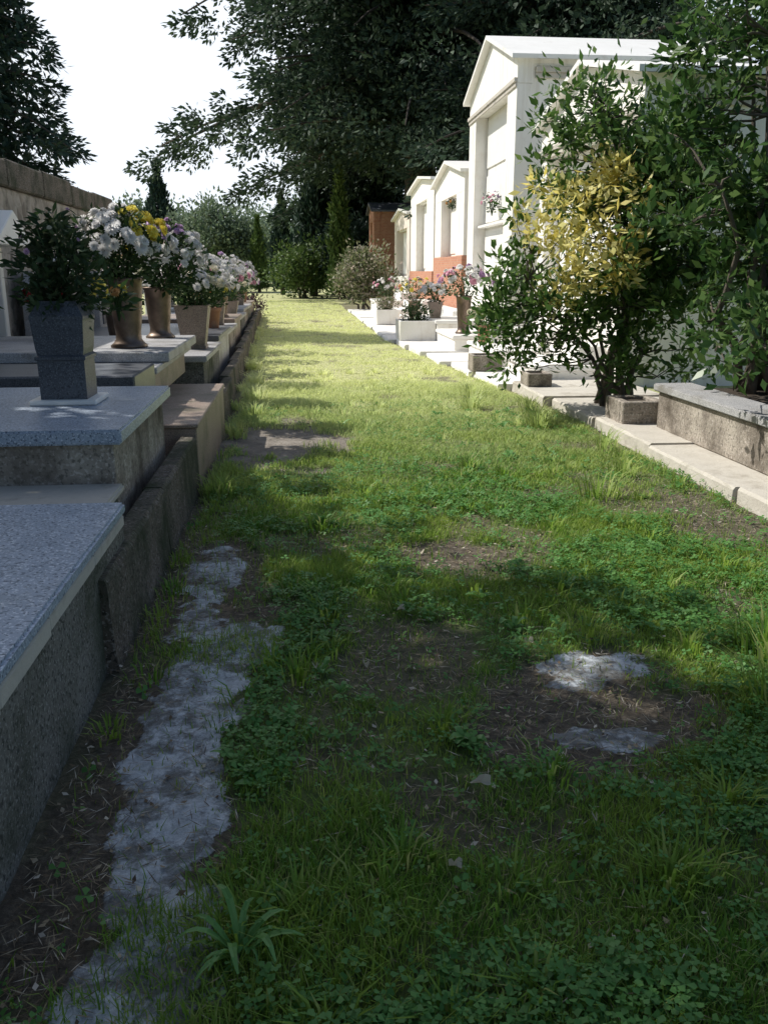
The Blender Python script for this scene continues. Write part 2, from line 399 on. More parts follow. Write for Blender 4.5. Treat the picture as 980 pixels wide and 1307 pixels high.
def gz(x, y):
    D = dirt(x, y); return (fbm(x, y, 1.2, 50) - .5) * .05 * (1 - slab(x, y)) - .012 * D
def blades(n, x0, x1, y0, y1, h, wd, seed):
    rs = np.random.RandomState(seed)
    x = rs.uniform(x0, x1, n); y = rs.uniform(y0, y1, n)
    p = (1 - dirt(x, y)) ** 1.3 * (.3 + .9 * sstep(.3, .6, fbm(x, y, 2.2, 60))) + .05 * (1 - slab(x, y))
    keep = (rs.uniform(size=n) < p) & (x > edge_l(y) + .02) & (x < edge_r(y) - .01)
    x = x[keep]; y = y[keep]; m = len(x)
    ht = h * rs.uniform(.4, 1.3, m) * (.35 + 1.4 * fbm(x, y, 1.7, 61) ** 1.3)
    a = rs.uniform(0, 2 * np.pi, m); lean = rs.uniform(.1, 1.1, m) * ht
    dx = np.cos(a); dy = np.sin(a); sx = -dy; sy = dx; w = wd * rs.uniform(.6, 1.3, m) * .5
    z = gz(x, y) - .005
    B = np.stack([x, y, z], -1); s = np.stack([sx * w, sy * w, 0 * w], -1)
    Mi = B + np.stack([dx * lean * .3, dy * lean * .3, ht * .6], -1)
    T = B + np.stack([dx * lean, dy * lean, ht], -1)
    V = np.empty((m, 2, 4, 3))
    V[:, 0, 0] = B - s; V[:, 0, 1] = B + s; V[:, 0, 2] = Mi + s * .8; V[:, 0, 3] = Mi - s * .8
    V[:, 1, 0] = Mi - s * .8; V[:, 1, 1] = Mi + s * .8; V[:, 1, 2] = T + s * .12; V[:, 1, 3] = T - s * .12
    return V.reshape(-1, 4, 3)
def blades_mesh(V):
    m = len(V) // 2; V = V.reshape(m, 2, 4, 3)
    vv = np.concatenate([V[:, 0, :, :], V[:, 1, 2:, :]], 1)
    base = (np.arange(m) * 6)[:, None]
    f = np.stack([base + np.array([0, 1, 2, 3]), base + np.array([3, 2, 4, 5])], 1).reshape(-1, 4)
    me = bpy.data.meshes.new('grass'); me.vertices.add(m * 6); me.vertices.foreach_set('co', vv.astype(np.float32).reshape(-1))
    me.loops.add(f.size); me.loops.foreach_set('vertex_index', f.astype(np.int32).reshape(-1))
    me.polygons.add(len(f)); me.polygons.foreach_set('loop_start', np.arange(0, f.size, 4, dtype=np.int32))
    me.update(calc_edges=True); return me
G = np.concatenate([
    blades(210000, -.75, 2.9, 1.0, 5.5, .045, .0042, 1),
    blades(140000, -.75, 2.9, 5.5, 12, .05, .007, 2),
    blades(60000, -1.2, 2.9, 12, 24, .036, .013, 3),
    blades(22000, -1.6, 2.4, 24, 48, .042, .025, 4)])
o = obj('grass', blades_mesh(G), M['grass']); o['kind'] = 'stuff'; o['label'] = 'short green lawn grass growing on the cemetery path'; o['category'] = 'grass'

def tufts():
    rs = np.random.RandomState(5); out = []
    spots = [(2.0, 5.6, .26, 40), (2.35, 8.4, .24, 70), (1.9, 9.6, .24, 60), (2.6, 7.2, .2, 40), (2.1, 10.6, .22, 50), (1.7, 2.7, .2, 90), (1.85, 3.1, .18, 70), (2.5, 9.3, .22, 50), (.1, 5.0, .12, 50), (-.55, 5.9, .18, 50), (-.5, 9.3, .2, 60), (-.55, 10.6, .22, 60), (-.6, 12, .22, 60), (-.75, 14, .22, 60), (2.4, 6.2, .18, 40), (1.3, 6.6, .12, 50), (1.45, 1.6, .12, 60), (.9, 1.8, .1, 60), (.45, 2.6, .09, 40), (1.2, 2.1, .1, 50), (.1, 3.6, .1, 40)]
    for i in range(210):
        y = 1.4 + 12 * rs.uniform() ** 1.4; x = rs.uniform(-.3, 2.7)
        if dirt(np.array([x]), np.array([y]))[0] > .3: continue
        spots.append((x, y, rs.uniform(.06, .12), rs.randint(12, 35)))
    for i in range(60):
        y = rs.uniform(2.5, 24); spots.append((float(edge_l(np.array(y))) + rs.uniform(.04, .14), y, rs.uniform(.05, .09 if y < 5.5 else .17), rs.randint(12, 28)))
    for (cx, cy, h, n) in spots:
        n = int(n * 1.5)
        a = rs.uniform(0, 6.28, n); r = rs.uniform(0, .06 + h * .4, n); x = cx + r * np.cos(a); y = cy + r * np.sin(a)
        ht = h * rs.uniform(.4, 1, n); le = rs.uniform(.2, 1.1, n) * ht; w = .0025 + .006 * h + .0002 * cy
        B = np.stack([x, y, 0 * x], -1); s = np.stack([-np.sin(a) * w, np.cos(a) * w, 0 * a], -1)
        Mi = B + np.stack([np.cos(a) * le * .3, np.sin(a) * le * .3, ht * .7], -1); T = B + np.stack([np.cos(a) * le, np.sin(a) * le, ht * .95], -1)
        V = np.empty((n, 2, 4, 3)); V[:, 0, 0] = B - s; V[:, 0, 1] = B + s; V[:, 0, 2] = Mi + s; V[:, 0, 3] = Mi - s
        V[:, 1, 0] = Mi - s; V[:, 1, 1] = Mi + s; V[:, 1, 2] = T + s * .1; V[:, 1, 3] = T - s * .1
        out.append(V.reshape(-1, 4, 3))
    return np.concatenate(out)
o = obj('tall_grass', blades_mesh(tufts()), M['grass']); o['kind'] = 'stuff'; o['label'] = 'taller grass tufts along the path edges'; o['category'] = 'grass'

def clover():
    rs = np.random.RandomState(8); n = 90000
    y = 1 + 9 * rs.uniform(size=n) ** 1.6; x = rs.uniform(-.7, 2.87, n)
    pr = (.06 + .8 * sstep(.44, .58, fbm(x, y, 1.7, 70))) * (1 - dirt(x, y)) ** 1.3 * (1 - .85 * sstep(4.5, 7.5, y)) + .02
    k = (rs.uniform(size=n) < pr) & (x < edge_r(y) - .02) & (x > edge_l(y) + .03) & (conc(x, y) < .4) & (slab(x, y) < .4)
    x = x[k]; y = y[k]; m = len(x)
    z = gz(x, y) + rs.uniform(.012, .065, m); r = rs.uniform(.006, .02, m) * (1 + y * .03)
    a0 = rs.uniform(0, 6.28, m); out = []
    tx = rs.normal(0, .3, m); ty = rs.normal(0, .3, m)
    for j in range(3):
        a = a0 + j * 2.094
        c = np.stack([x, y, z], -1)
        def pt(ang, rad):
            px = np.cos(ang) * rad; py = np.sin(ang) * rad
            return c + np.stack([px, py, px * tx + py * ty], -1)
        V = np.stack([c, pt(a - .5, r), pt(a, r * 1.2), pt(a + .5, r)], 1); out.append(V)
    return np.concatenate(out)
o = obj('clover', quadmesh(clover()), M['clover']); o['kind'] = 'stuff'; o['label'] = 'low clover and small weeds among the grass'; o['category'] = 'ground cover'

def litter():
    rs = np.random.RandomState(9); n = 80000
    y = 1 + 10 * rs.uniform(size=n) ** 1.4; x = rs.uniform(-.74, 2.87, n)
    k = rs.uniform(size=n) < (.9 * dirt(x, y) * (1 - .6 * conc(x, y)) * (1 - .85 * slab(x, y)) + .10)
    x = x[k]; y = y[k]; P = np.stack([x, y, gz(x, y) + rs.uniform(.004, .035, len(x))], -1)
    d = rs.normal(size=P.shape); d[:, 2] *= .12; n2 = len(P)
    V1 = leafquads(P[: int(n2 * .9)], .05, .003, unit(d[: int(n2 * .9)]), .05, .9, rs)
    V2 = leafquads(P[int(n2 * .9):], .024, .013, unit(d[int(n2 * .9):]), .15, .85, rs)
    return np.concatenate([V1, V2])
o = obj('leaf_litter', quadmesh(litter()), M['litter']); o['kind'] = 'stuff'; o['label'] = 'dry pine needles and leaf crumbs on bare soil'; o['category'] = 'leaf litter'

def weed(x, y, r, n, up=.5, nm='dandelion_weed', lab='broad-leaved green weed rosette growing in the path', wratio=.2):
    t = thing(nm, (x, y, 0), lab, 'weed', 'weeds in the grass')
    V = []
    for i in range(n):
        a = i * 2.4 + R.uniform(-.5, .5); L = r * R.uniform(.55, 1.15); wd = L * wratio * R.uniform(.8, 1.2)
        el = R.uniform(.2, 1.1) * up; prev = None; cv = R.uniform(-.5, .5)
        for j in range(7):
            q = j / 6; rad = L * q; zz = L * math.sin(q * 2.2) * el + .01
            ww = wd * math.sin(math.pi * min(.98, q * .8 + .12)) * .5; aa = a + cv * q
            c = Vector((math.cos(aa) * rad, math.sin(aa) * rad, zz)); s = Vector((-math.sin(aa), math.cos(aa), .25)) * ww
            s2 = Vector((math.sin(aa), -math.cos(aa), .25)) * ww
            if prev: V.append([prev[0], prev[1], c, c + s]); V.append([prev[1], prev[2], c + s2, c])
            prev = (c + s, c, c + s2)
    V = [[tuple(p) for p in q] for q in V]
    obj('leaf_rosette', quadmesh(np.array(V)), M['weed'], t)
weed(-.17, 1.64, .14, 26, .8, wratio=.12)
for i in range(70):
    y = 1.45 + 8 * R.random() ** 1.3; x = R.uniform(-.25, 2.6)
    if float(dirt(np.array([x]), np.array([y]))[0]) > .35: continue
    weed(x, y, R.uniform(.03, .07) * (1 + .08 * y), R.choice([5, 6, 7, 8]), R.uniform(.35, .9), wratio=R.uniform(.25, .5))
for (x, y, s) in [(.50, 2.22, .055), (.36, 1.86, .03), (.78, 2.02, .02), (.03, 3.05, .03), (.22, 3.05, .03), (.42, 3.6, .035), (-.1, 3.25, .03), (1.1, 2.9, .03), (.9, 3.2, .03), (.62, 4.4, .05)]:
    vs = []
    for i in range(12):
        a = i / 12 * 6.283; rr = s * (.55 + .12 * (i % 2)); vs.append((math.cos(a) * rr, math.sin(a) * rr * .5, .012 * math.sin(a * 2) + abs(math.sin(a)) * .012))
    me = bpy.data.meshes.new('leaf'); me.from_pydata(vs + [(0, 0, 0)], [], [(i, (i + 1) % 12, 12) for i in range(12)])
    o = obj('fallen_leaf', me, M['pale_leaf'], loc=(x, y, .045)); o.rotation_euler = (R.uniform(-.3, .3), R.uniform(-.3, .3), R.uniform(0, 6))
    o['label'] = 'single pale dry curled leaf lying on the grass'; o['category'] = 'leaf'; o['group'] = 'fallen leaves on the path'

# ------------------------------------------------------------------ left row: tombs
def tomb(loc_y0, loc_y1, xe, H, slab_t, matslab, matside, label, xw=-3.0, over=.03, lip=True):
    t = thing('tomb', (xe, loc_y0, 0), label, 'tomb', 'tombs along the wall')
    L = loc_y1 - loc_y0; W = xw - xe
    obj('base', boxmesh([(W + over, -over, over, L - over, -.15, H - slab_t)], .006), M[matside], t)
    obj('slab', boxmesh([(W, 0, 0, L, H - slab_t + .002, H)], .01, 2), M[matslab], t)
    return t
t = tomb(.3, 3.68, -.76, .55, .05, 'granite_blue', 'roughcast', 'low tomb with speckled blue-grey granite slab and roughcast side', over=.012)
yy = .02; bx = []
while yy < 3.3:
    l = R.uniform(.35, .8); bx.append((-.03, -.007 + R.uniform(-.002, .002), yy, min(yy + l, 3.36), .44 + R.uniform(-.012, .02), .497)); yy += l + .006
obj('marble_strip', boxmesh(bx, .005), M['concrete_light'], t)
t = tomb(4.2, 5.88, -.86, .77, .075, 'granite_blue', 'concrete_stained', 'raised tomb with thick blue-grey slab and stained concrete side', over=.05)
t = tomb(3.69, 4.24, -.87, .5, .04, 'concrete_light', 'roughcast', 'narrow plain concrete grave step between two tombs')
t = thing('tomb', (-.73, 6.1, 0), 'brownish granite tomb with dark raised slab on top', 'tomb', 'tombs along the wall')
obj('base', boxmesh([(-2.3, 0, 0, 2.25, -.15, .44)], .008), M['granite_pink'], t)
obj('slab', boxmesh([(-2.3, .012, -.01, 2.27, .442, .475)], .008), M['granite_pink'], t)
obj('raised_slab', boxmesh([(-2.3, -.42, .12, 1.0, .477, .80)], .012), M['granite_dark'], t)
t = thing('tomb', (-1.12, 7.15, 0), 'stepped grey granite tomb carrying bronze flower vases', 'tomb', 'tombs along the wall')
obj('base', boxmesh([(-1.9, -.08, .08, 2.2, .477, .70)], .008), M['granite_pink'], t)
obj('step', boxmesh([(-1.9, -.02, .0, 2.3, .702, .76)], .008), M['granite_grey'], t)
obj('slab', boxmesh([(-1.9, .03, .35, 2.36, .762, .85)], .01), M['granite_grey'], t)
def kerbmesh(segs, jit=.012):
    bm = bmesh.new()
    for (x0, x1, y0, y1, z0, z1) in segs:
        ny = max(2, int((y1 - y0) / .1)); rows = []; sg = 1 if x1 > x0 else -1
        for i in range(ny + 1):
            y = y0 + (y1 - y0) * i / ny; j = lambda: R.uniform(-jit, jit)
            rows.append([bm.verts.new((x1 + j() + .02 * sg, y, z0)), bm.verts.new((x1 + j(), y, (z0 + z1) / 2)), bm.verts.new((x1 + j() - .005 * sg, y, z1 - .02)), bm.verts.new((x1 - .02 * sg + j(), y, z1 + j() * .5)), bm.verts.new((x0 + .02 * sg, y, z1 + j() * .5)), bm.verts.new((x0, y, z1 - .02)), bm.verts.new((x0, y, z0))])
        for i in range(ny):
            for k in range(6): bm.faces.new((rows[i][k], rows[i + 1][k], rows[i + 1][k + 1], rows[i][k + 1]))
        bm.faces.new(rows[0][::-1]); bm.faces.new(rows[-1])
    bmesh.ops.recalc_face_normals(bm, faces=bm.faces[:])
    me = bpy.data.meshes.new('kerb'); bm.to_mesh(me); bm.free(); return me
o = obj('kerb_wall', kerbmesh([(-.855, -.733, 3.15, 4.6, -.1, .385), (-.855, -.731, 4.605, 6.08, -.1, .39)], .005), M['kerb_stone'])
o['label'] = 'mossy dark stone kerb wall beside the tombs'; o['category'] = 'kerb'
specs = [(9.6, 11.6, .62, 'granite_grey', 'roughcast', 'weathered grey tomb with pot of flowers'),
         (11.75, 13.9, .68, 'granite_dark', 'granite_grey', 'dark polished slab tomb with grey sides'),
         (14.0, 16.2, .6, 'granite_grey', 'concrete_stained', 'pale granite tomb with stained concrete sides'),
         (16.35, 18.5, .66, 'granite_pink', 'granite_pink', 'brownish granite tomb decorated with flowers'),
         (18.6, 21, .58, 'granite_grey', 'roughcast', 'weathered grey tomb with pot of flowers'),
         (21.1, 23.4, .65, 'granite_grey', 'concrete_stained', 'pale granite tomb with stained concrete sides'),
         (23.6, 26, .6, 'granite_grey', 'roughcast', 'weathered grey tomb with pot of flowers'),
         (26.2, 29, .6, 'granite_pink', 'concrete_stained', 'brownish granite tomb decorated with flowers')]
for (a, b, H, ms, mb, lab) in specs:
    xe = -.84 - .024 * (a - 8)
    tomb(a, b, xe - .12, H, .07, ms, mb, lab, xw=-3.1, over=.04)
o = obj('kerb_wall', kerbmesh([(-.9 - .024 * (y - 8), -.77 - .024 * (y - 8), y, y + 2.0, -.1, .30 + .015 * (i % 2)) for i, y in enumerate(np.arange(8.4, 29, 2.005))], .006), M['kerb_stone'])
o['label'] = 'long low stone kerb running beside the row of tombs'; o['category'] = 'kerb'

t = thing('boundary_wall', (-3.4, 0, 0), 'old rubble stone cemetery wall with dark coping', 'wall')
obj('wall', boxmesh([(-.4, 0, -4, 17.2, -.2, 2.45)], .02), M['rubble'], t)
obj('coping', boxmesh([(-.47, .06, -4 + i * 1.52, -4 + i * 1.52 + 1.5, 2.452, 2.45 + .3 + .02 * (i % 3)) for i in range(14)], .02), M['kerb_stone'], t)

def headstone(y, h, wd, m, lab, roof=False):
    t = thing('headstone', (-3.25, y, 0), lab, 'headstone', 'headstones against the wall')
    if roof:
        obj('column', boxmesh([(0, .12, -wd / 2, -wd / 2 + .12, 0, h)], .01), M[m], t)
        obj('column', boxmesh([(0, .12, wd / 2 - .12, wd / 2, 0, h)], .01), M[m], t)
        obj('plaque', boxmesh([(-.05, .03, -wd / 2 + .12, wd / 2 - .12, .4, h)], .005), M['granite_grey'], t)
        obj('canopy', prism([(-wd / 2 - .12, h), (wd / 2 + .12, h), (wd / 2 + .12, h + .08), (0, h + .35), (-wd / 2 - .12, h + .08)], 'x', -.08, .4, .01), M['marble'], t)
    else:
        obj('slab', prism([(-wd / 2, 0), (wd / 2, 0), (wd / 2, h * .85), (wd * .28, h), (-wd * .28, h), (-wd / 2, h * .85)], 'x', -.03, .09, .01), M[m], t)
        obj('plaque', boxmesh([(.092, .11, -wd * .3, wd * .3, h * .45, h * .8)], .004), M['granite_dark'], t)
for (y, h, wd, m, rf) in [(7.2, 1.5, .9, 'marble', False), (9.6, 1.75, .8, 'marble', True), (11.4, 1.5, .8, 'granite_grey', False), (12.8, 1.7, 1.0, 'marble', False), (15, 1.5, .8, 'granite_grey', False), (17.2, 1.6, .9, 'marble', False), (20, 1.5, .9, 'marble', False), (23, 1.5, .8, 'granite_grey', False)]:
    headstone(y, h, wd, m, 'marble canopied headstone with two columns' if rf else ('white marble headstone with dark plaque' if m == 'marble' else 'grey granite headstone with dark plaque'), rf)

# ------------------------------------------------------------------ flowers
def headmesh(mat, r=.05):
    V = []
    for ring, (n, rr, zt, w) in enumerate([(16, 1.0, .02, .2), (14, .9, .28, .2), (11, .7, .5, .18), (8, .45, .64, .16), (5, .2, .7, .12)]):
        for i in range(n):
            a = 6.283 * i / n + ring * .4; L = r * rr * (.85 + .3 * R.random())
            c = Vector((math.cos(a), math.sin(a), 0)); s = Vector((-math.sin(a), math.cos(a), 0)) * r * w
            b = c * L * .15 + Vector((0, 0, r * zt * .5)); tip = c * L + Vector((0, 0, r * zt))
            md = c * L * .65 + Vector((0, 0, r * (zt + .12)))
            V.append([tuple(b), tuple(md + s), tuple(tip), tuple(md - s)])
    me = quadmesh(np.array(V)); me.materials.append(mat); return me
HEAD = {k: headmesh(M[k]) for k in ('white', 'yellow', 'purple', 'pink', 'orange', 'cream', 'red')}
def bouquet(loc, rad, ht, heads, label, leaf='bouquet_leaf', nl=500, hs=1.0, droop=0, name='flower_bouquet', zones=None, ll=.085):
    t = thing(name, loc, label, 'flowers', 'flowers on the graves')
    rs = N; n = nl
    th = rs.uniform(0, 6.28, n); q = rs.uniform(0, 1, n) ** .6; zz = rs.uniform(0.05, 1, n)
    rr = rad * q * (.3 + .7 * np.sin(np.clip(zz * 1.9, 0, 1.57))) * np.sqrt(np.clip(1.15 - zz ** 3, 0, 1)) * (1 + .28 * np.sin(th * 3 + zz * 4) + .15 * np.sin(th * 7 + 2))
    P = np.stack([rr * np.cos(th), rr * np.sin(th), zz * ht * (.92 + .12 * np.sin(th * 4)) - droop * q * ht * .3], -1)
    V = leafquads(P, ll, ll * .36, np.stack([np.cos(th), np.sin(th), .3 + 0 * th], -1), .7)
    T = Tubes()
    for i in range(10):
        a = i * .63; T.add([(0, 0, -.05), (math.cos(a) * rad * .3, math.sin(a) * rad * .3, ht * .5), (math.cos(a) * rad * .7, math.sin(a) * rad * .7, ht * .8)], [.006, .005, .003], 4)
    obj('foliage', quadmesh(V), M[leaf], t); obj('stems', T.mesh(), M['bouquet_leaf'], t)
    order = [k for k, c in heads for _ in range(c)]; tot = len(order)
    R.shuffle(order)
    for i, k in enumerate(order):
        f = (i + .5) / tot
        az = i * 2.4 + R.uniform(-.3, .3); ph = math.acos(1 - f * (1.15 if zones else .97))
        d = Vector((math.sin(ph) * math.cos(az), math.sin(ph) * math.sin(az), math.cos(ph)))
        if zones:
            k = zones[0]
            for (zx, zy, zz_, thr, kk) in zones[1]:
                if d.dot(Vector((zx, zy, zz_)).normalized()) > thr: k = kk
        k1 = R.uniform(.82, 1.12)
        p = Vector((d.x * rad * k1, d.y * rad * k1, ht * .5 + d.z * ht * .5 * k1))
        o = bpy.data.objects.new('flower_head', HEAD[k]); o.location = p; o.parent = t
        o.rotation_euler = (d + Vector((R.uniform(-.3, .3), R.uniform(-.3, .3), R.uniform(-.2, .3)))).to_track_quat('Z', 'Y').to_euler(); s = hs * R.uniform(.7, 1.25); o.scale = (s, s, s)
        link(o)
    return t
def vase(loc, h, r, label, kind='bronze', rot=0):
    t = thing('flower_vase', loc, label, 'vase', 'flower vases on the graves')
    if kind == 'bronze':
        prof = [(0, 0), (.95, 0), (.97, .03), (.8, .07), (.68, .12), (.66, .2), (.76, .45), (.84, .75), (.88, .93), (.97, .96), (.98, 1), (.86, 1), (.78, .9), (0, .88)]
        obj('body', lathe([(a * r, b * h) for a, b in prof], 28), M['bronze'], t)
    elif kind == 'square':
        prof = [(0, .0), (.88, .0), (.88, .40), (.95, .41), (.95, .44), (.86, .46), (.90, .52), (.98, .80), (1.0, .82), (1.0, .85), (.70, .99), (.70, 1.0), (.60, 1.0), (.56, .9), (0, .9)]
        ob = obj('body', lathe([(a * r, b * h) for a, b in prof], sq=True, rot=rot), M['slate_dark'], t)
        ob.location = (0, 0, .03)
        obj('base_plate', boxmesh([(-r * 1.28, r * 1.28, -r * 1.2, r * 1.2, .0, .03)], .008), M['marble'], t)
    elif kind == 'stone':
        prof = [(0, 0), (.75, 0), (.75, .06), (.68, .1), (1, .95), (1.02, 1), (.9, 1), (.82, .9), (0, .88)]
        obj('body', lathe([(a * r, b * h) for a, b in prof], sq=True), M['granite_pink'], t)
    elif kind == 'pot':
        prof = [(0, 0), (.68, 0), (.9, .82), (1, .82), (1.02, 1), (.92, 1), (.88, .88), (0, .86)]
        obj('body', lathe([(a * r, b * h) for a, b in prof], 24), M['terracotta'], t)
    return t
vase((-1.33, 5.18, .771), .54, .145, 'dark grey square stone vase standing on a white marble plate', 'square')
bouquet((-1.33, 5.18, 1.27), .23, .56, [('purple', 6), ('cream', 3)], 'wilting leafy green bouquet with few faded flowers', 'dry_leaf', 1800, .32, .5, 'wilted_bouquet', ll=.07)
bouquet((-1.08, 5.5, 1.26), .07, .15, [('orange', 2), ('yellow', 3)], 'small sprig of orange and yellow blossoms beside vase', 'bouquet_leaf', 60, .6)
vase((-1.50, 8.0, .85), .60, .165, 'tall bronze flower vase on a granite tomb')
vase((-1.40, 9.15, .85), .50, .15, 'bronze flower vase further along the granite tomb')
bouquet((-1.50, 7.95, 1.40), .38, .60, [('white', 95)], 'large bouquet of white and yellow chrysanthemums', nl=1300, hs=1.15, zones=('white', [(.75, -.2, .75, .80, 'yellow')]))
bouquet((-1.30, 9.1, 1.28), .37, .66, [('white', 90)], 'mixed bouquet of white and lilac chrysanthemums', nl=1200, hs=1.1, zones=('white', [(.1, -.3, 1, .78, 'purple'), (-.8, -.3, .6, .9, 'yellow')]))
vase((-1.23, 10.6, .62), .5, .19, 'square grey stone flower vase with tapering sides', 'stone')
bouquet((-1.20, 10.6, 1.06), .42, .52, [('cream', 16), ('pink', 6), ('white', 50)], 'bouquet of pale pink and cream flowers', nl=900, hs=1.1)
more = [(-1.4, 12.2, .68, 'bronze', .45, .14, [('white', 60)], 'round bunch of white chrysanthemums', .5),
        (-1.3, 13.5, .68, 'pot', .3, .15, [('yellow', 8), ('white', 34)], 'white and yellow chrysanthemums in clay pot', .42),
        (-1.75, 14.6, .6, 'pot', .3, .15, [('orange', 8), ('cream', 18)], 'orange and cream chrysanthemums in clay pot', .4),
        (-1.4, 15.6, .6, 'stone', .4, .14, [('white', 50), ('pink', 8)], 'round bunch of white chrysanthemums', .55),
        (-1.45, 17.2, .66, 'bronze', .4, .14, [('white', 44), ('purple', 10)], 'white and lilac chrysanthemum bunch', .6),
        (-1.45, 19.5, .58, 'stone', .3, .16, [('pink', 8), ('cream', 26)], 'bouquet of pale pink and cream flowers', .55),
        (-1.6, 22, .65, 'bronze', .4, .14, [('white', 40)], 'round bunch of white chrysanthemums', .6),
        (-1.6, 24.6, .6, 'stone', .3, .16, [('purple', 20), ('white', 10)], 'purple and white flowering plant in stone pot', .5),
        (-1.7, 27.4, .6, 'pot', .3, .18, [('white', 24)], 'round bunch of white chrysanthemums', .5),
        (-2.55, 9.3, .85, 'pot', .25, .12, [('red', 6), ('yellow', 5)], 'red and yellow flowers in clay pot', .22),
        (-2.7, 7.6, .80, 'bronze', .35, .1, [('orange', 4), ('yellow', 4)], 'small orange and yellow flower bunch', .2),
        (-2.2, 11.0, .62, 'bronze', .4, .13, [('yellow', 8), ('white', 16)], 'yellow and white chrysanthemums in bronze vase', .4)]
for (x, y, z, k, h, r, hd, lab, br) in more:
    vase((x, y, z), h, r, {'bronze': 'bronze flower vase on a tomb slab', 'pot': 'clay flower pot on a tomb slab', 'stone': 'square grey stone flower vase with tapering sides'}[k], k)
    bouquet((x, y, z + h * .9), br, br * 1.3, hd, lab, nl=450, hs=1.35)
for (x, y, z) in [(-2.9, 8.3, .85), (-2.2, 7.9, .85), (-1.25, 11.2, .62)]:
    t = thing('grave_lamp', (x, y, z), 'small red glass grave lamp with metal cap', 'lamp', 'grave lamps')
    obj('glass', lathe([(0, .02), (.04, .02), (.05, .1), (.035, .16), (0, .16)], 14), M['red_glass'], t)
    obj('cap', lathe([(0, .16), (.045, .16), (.03, .2), (.008, .23), (0, .24)], 14), M['bronze'], t)
    obj('foot', lathe([(0, 0), (.05, 0), (.04, .02), (0, .02)], 14), M['bronze'], t)

# ------------------------------------------------------------------ right side
o = obj('pavement', kerbmesh([(4.2, 2.88, 2.2, 3.9, -.1, .10), (4.2, 2.9, 3.92, 5.4, -.1, .105), (4.2, 2.87, 5.42, 6.9, -.1, .10), (4.2, 2.89, 6.92, 8.3, -.1, .11), (4.2, 2.86, 8.32, 9.7, -.1, .10), (4.2, 2.76, 9.72, 11.2, -.1, .12)], .006), M['concrete_light'])
o['kind'] = 'structure'; o['label'] = 'pale concrete paving step along the graves'; o['category'] = 'pavement'
segs = []
y = 11.22
while y < 34:
    segs.append((4.2, float(edge_r(np.array(y + .8))) - .02 + R.uniform(-.05, .05), y, y + 1.55, -.1, .07 + R.uniform(-.02, .02))); y += 1.58
o = obj('pavement', kerbmesh(segs, .012), M['marble'])
o['kind'] = 'structure'; o['label'] = 'white marble paving slabs in front of the chapels'; o['category'] = 'pavement'
t = thing('tomb', (3.27, 3.0, .1), 'grave with stained concrete surround and grey coping', 'tomb', 'tombs below the chapels')
obj('base', boxmesh([(.0, 2.2, 0, 4.7, 0.0, .34)], .012), M['concrete_stained'], t)
obj('slab', boxmesh([(-.04, .32, -.02, 4.74, .342, .41)], .01, 2), M['granite_grey'], t)
obj('soil_bed', boxmesh([(.33, 2.2, .02, 4.7, .342, .36)], .004), M['soil'], t)
t = thing('stone_planter', (3.0, 7.85, .1), 'small square rough stone planter on the pavement', 'planter', 'planters')
obj('box', boxmesh([(0, .42, 0, .08, 0, .22), (0, .42, .4, .48, 0, .22), (0, .08, .082, .398, 0, .22), (.34, .42, .082, .398, 0, .22)], .01), M['concrete_stained'], t)
obj('soil_bed', boxmesh([(.082, .338, .082, .398, .0, .19)], .004), M['soil'], t)

def chapel(y0, y1, eave, ridge, depth, label, wallm='plaster', basem='plaster', base_h=1.3, X0=4.3, rows=2, roofm='marble', win=.42, cols=1, rec=.30, corn=True):
    L = y1 - y0; t = thing('burial_chapel', (X0, y0, 0), label, 'chapel', 'burial chapels in a row')
    pw = win
    obj('wall', boxmesh([(rec, depth, .03, L - .03, -.2, eave - .002)], .0), M[wallm], t)
    obj('plinth', boxmesh([(-.04, rec - .003, 0, L, -.2, base_h)], .012), M[basem], t)
    top = eave - .35
    for a in (0.0, L - pw):
        obj('pilaster', boxmesh([(0, rec - .003, a + .01, a + pw - .01, base_h + .003, top)], .006), M[wallm], t)
    obj('gable', prism([(.0, top + .003), (L, top + .003), (L, eave + .1), (L / 2, ridge - .02), (0, eave + .1)], 'x', .0, rec - .003, .0), M[wallm], t)
    obj('gable_back', prism([(.03, eave), (L - .03, eave), (L - .03, eave + .09), (L / 2, ridge - .03), (0.03, eave + .09)], 'x', rec, depth, .0), M[wallm], t)
    th = .08
    sl = (ridge - eave - .1) / (L / 2); ov = .16
    obj('roof', prism([(-ov, eave + .105 - sl * ov + .004), (L / 2, ridge), (L + ov, eave + .105 - sl * ov + .004), (L + ov, eave + .105 - sl * ov + .004 + th), (L / 2, ridge + th), (-ov, eave + .105 - sl * ov + .004 + th)], 'x', -.15, depth + .1, .0), M[roofm], t)
    if corn:
        obj('cornice', boxmesh([(rec + .05, depth, -.06, .028, eave - .16, eave - .06), (rec + .05, depth, -.02, .028, eave - .26, eave - .162), (-.06, -.002, .0, L, top + .02, top + .10), (-.03, -.002, .02, L - .02, top - .06, top + .018)], .006), M['cap_stone' if wallm == 'plaster' else wallm], t)
    hh = (top - base_h) / rows; wi = (L - 2 * pw) / cols
    for r_ in range(rows):
        for c in range(cols):
            ya = pw + .05 + c * wi; za = base_h + .04 + r_ * hh
            obj('niche_plaque', boxmesh([(rec - .03, rec - .002, ya + .05, ya + wi - .15, za + .05, za + hh - .12)], .008), M['marble'], t)
    obj('niche_shelf', boxmesh([(.10, rec - .035, pw - .0, L - pw, base_h + hh - .03, base_h + hh + .03)], .006), M['marble'], t)
    return t
chapel(11.3, 16.0, 3.75, 4.4, 3.5, 'white burial chapel with low gabled roof behind shrubs', rows=1)
chapel(18.0, 22.8, 5.35, 6.3, 4.5, 'tall white gabled burial chapel with niches', rows=3, cols=1, win=.8)
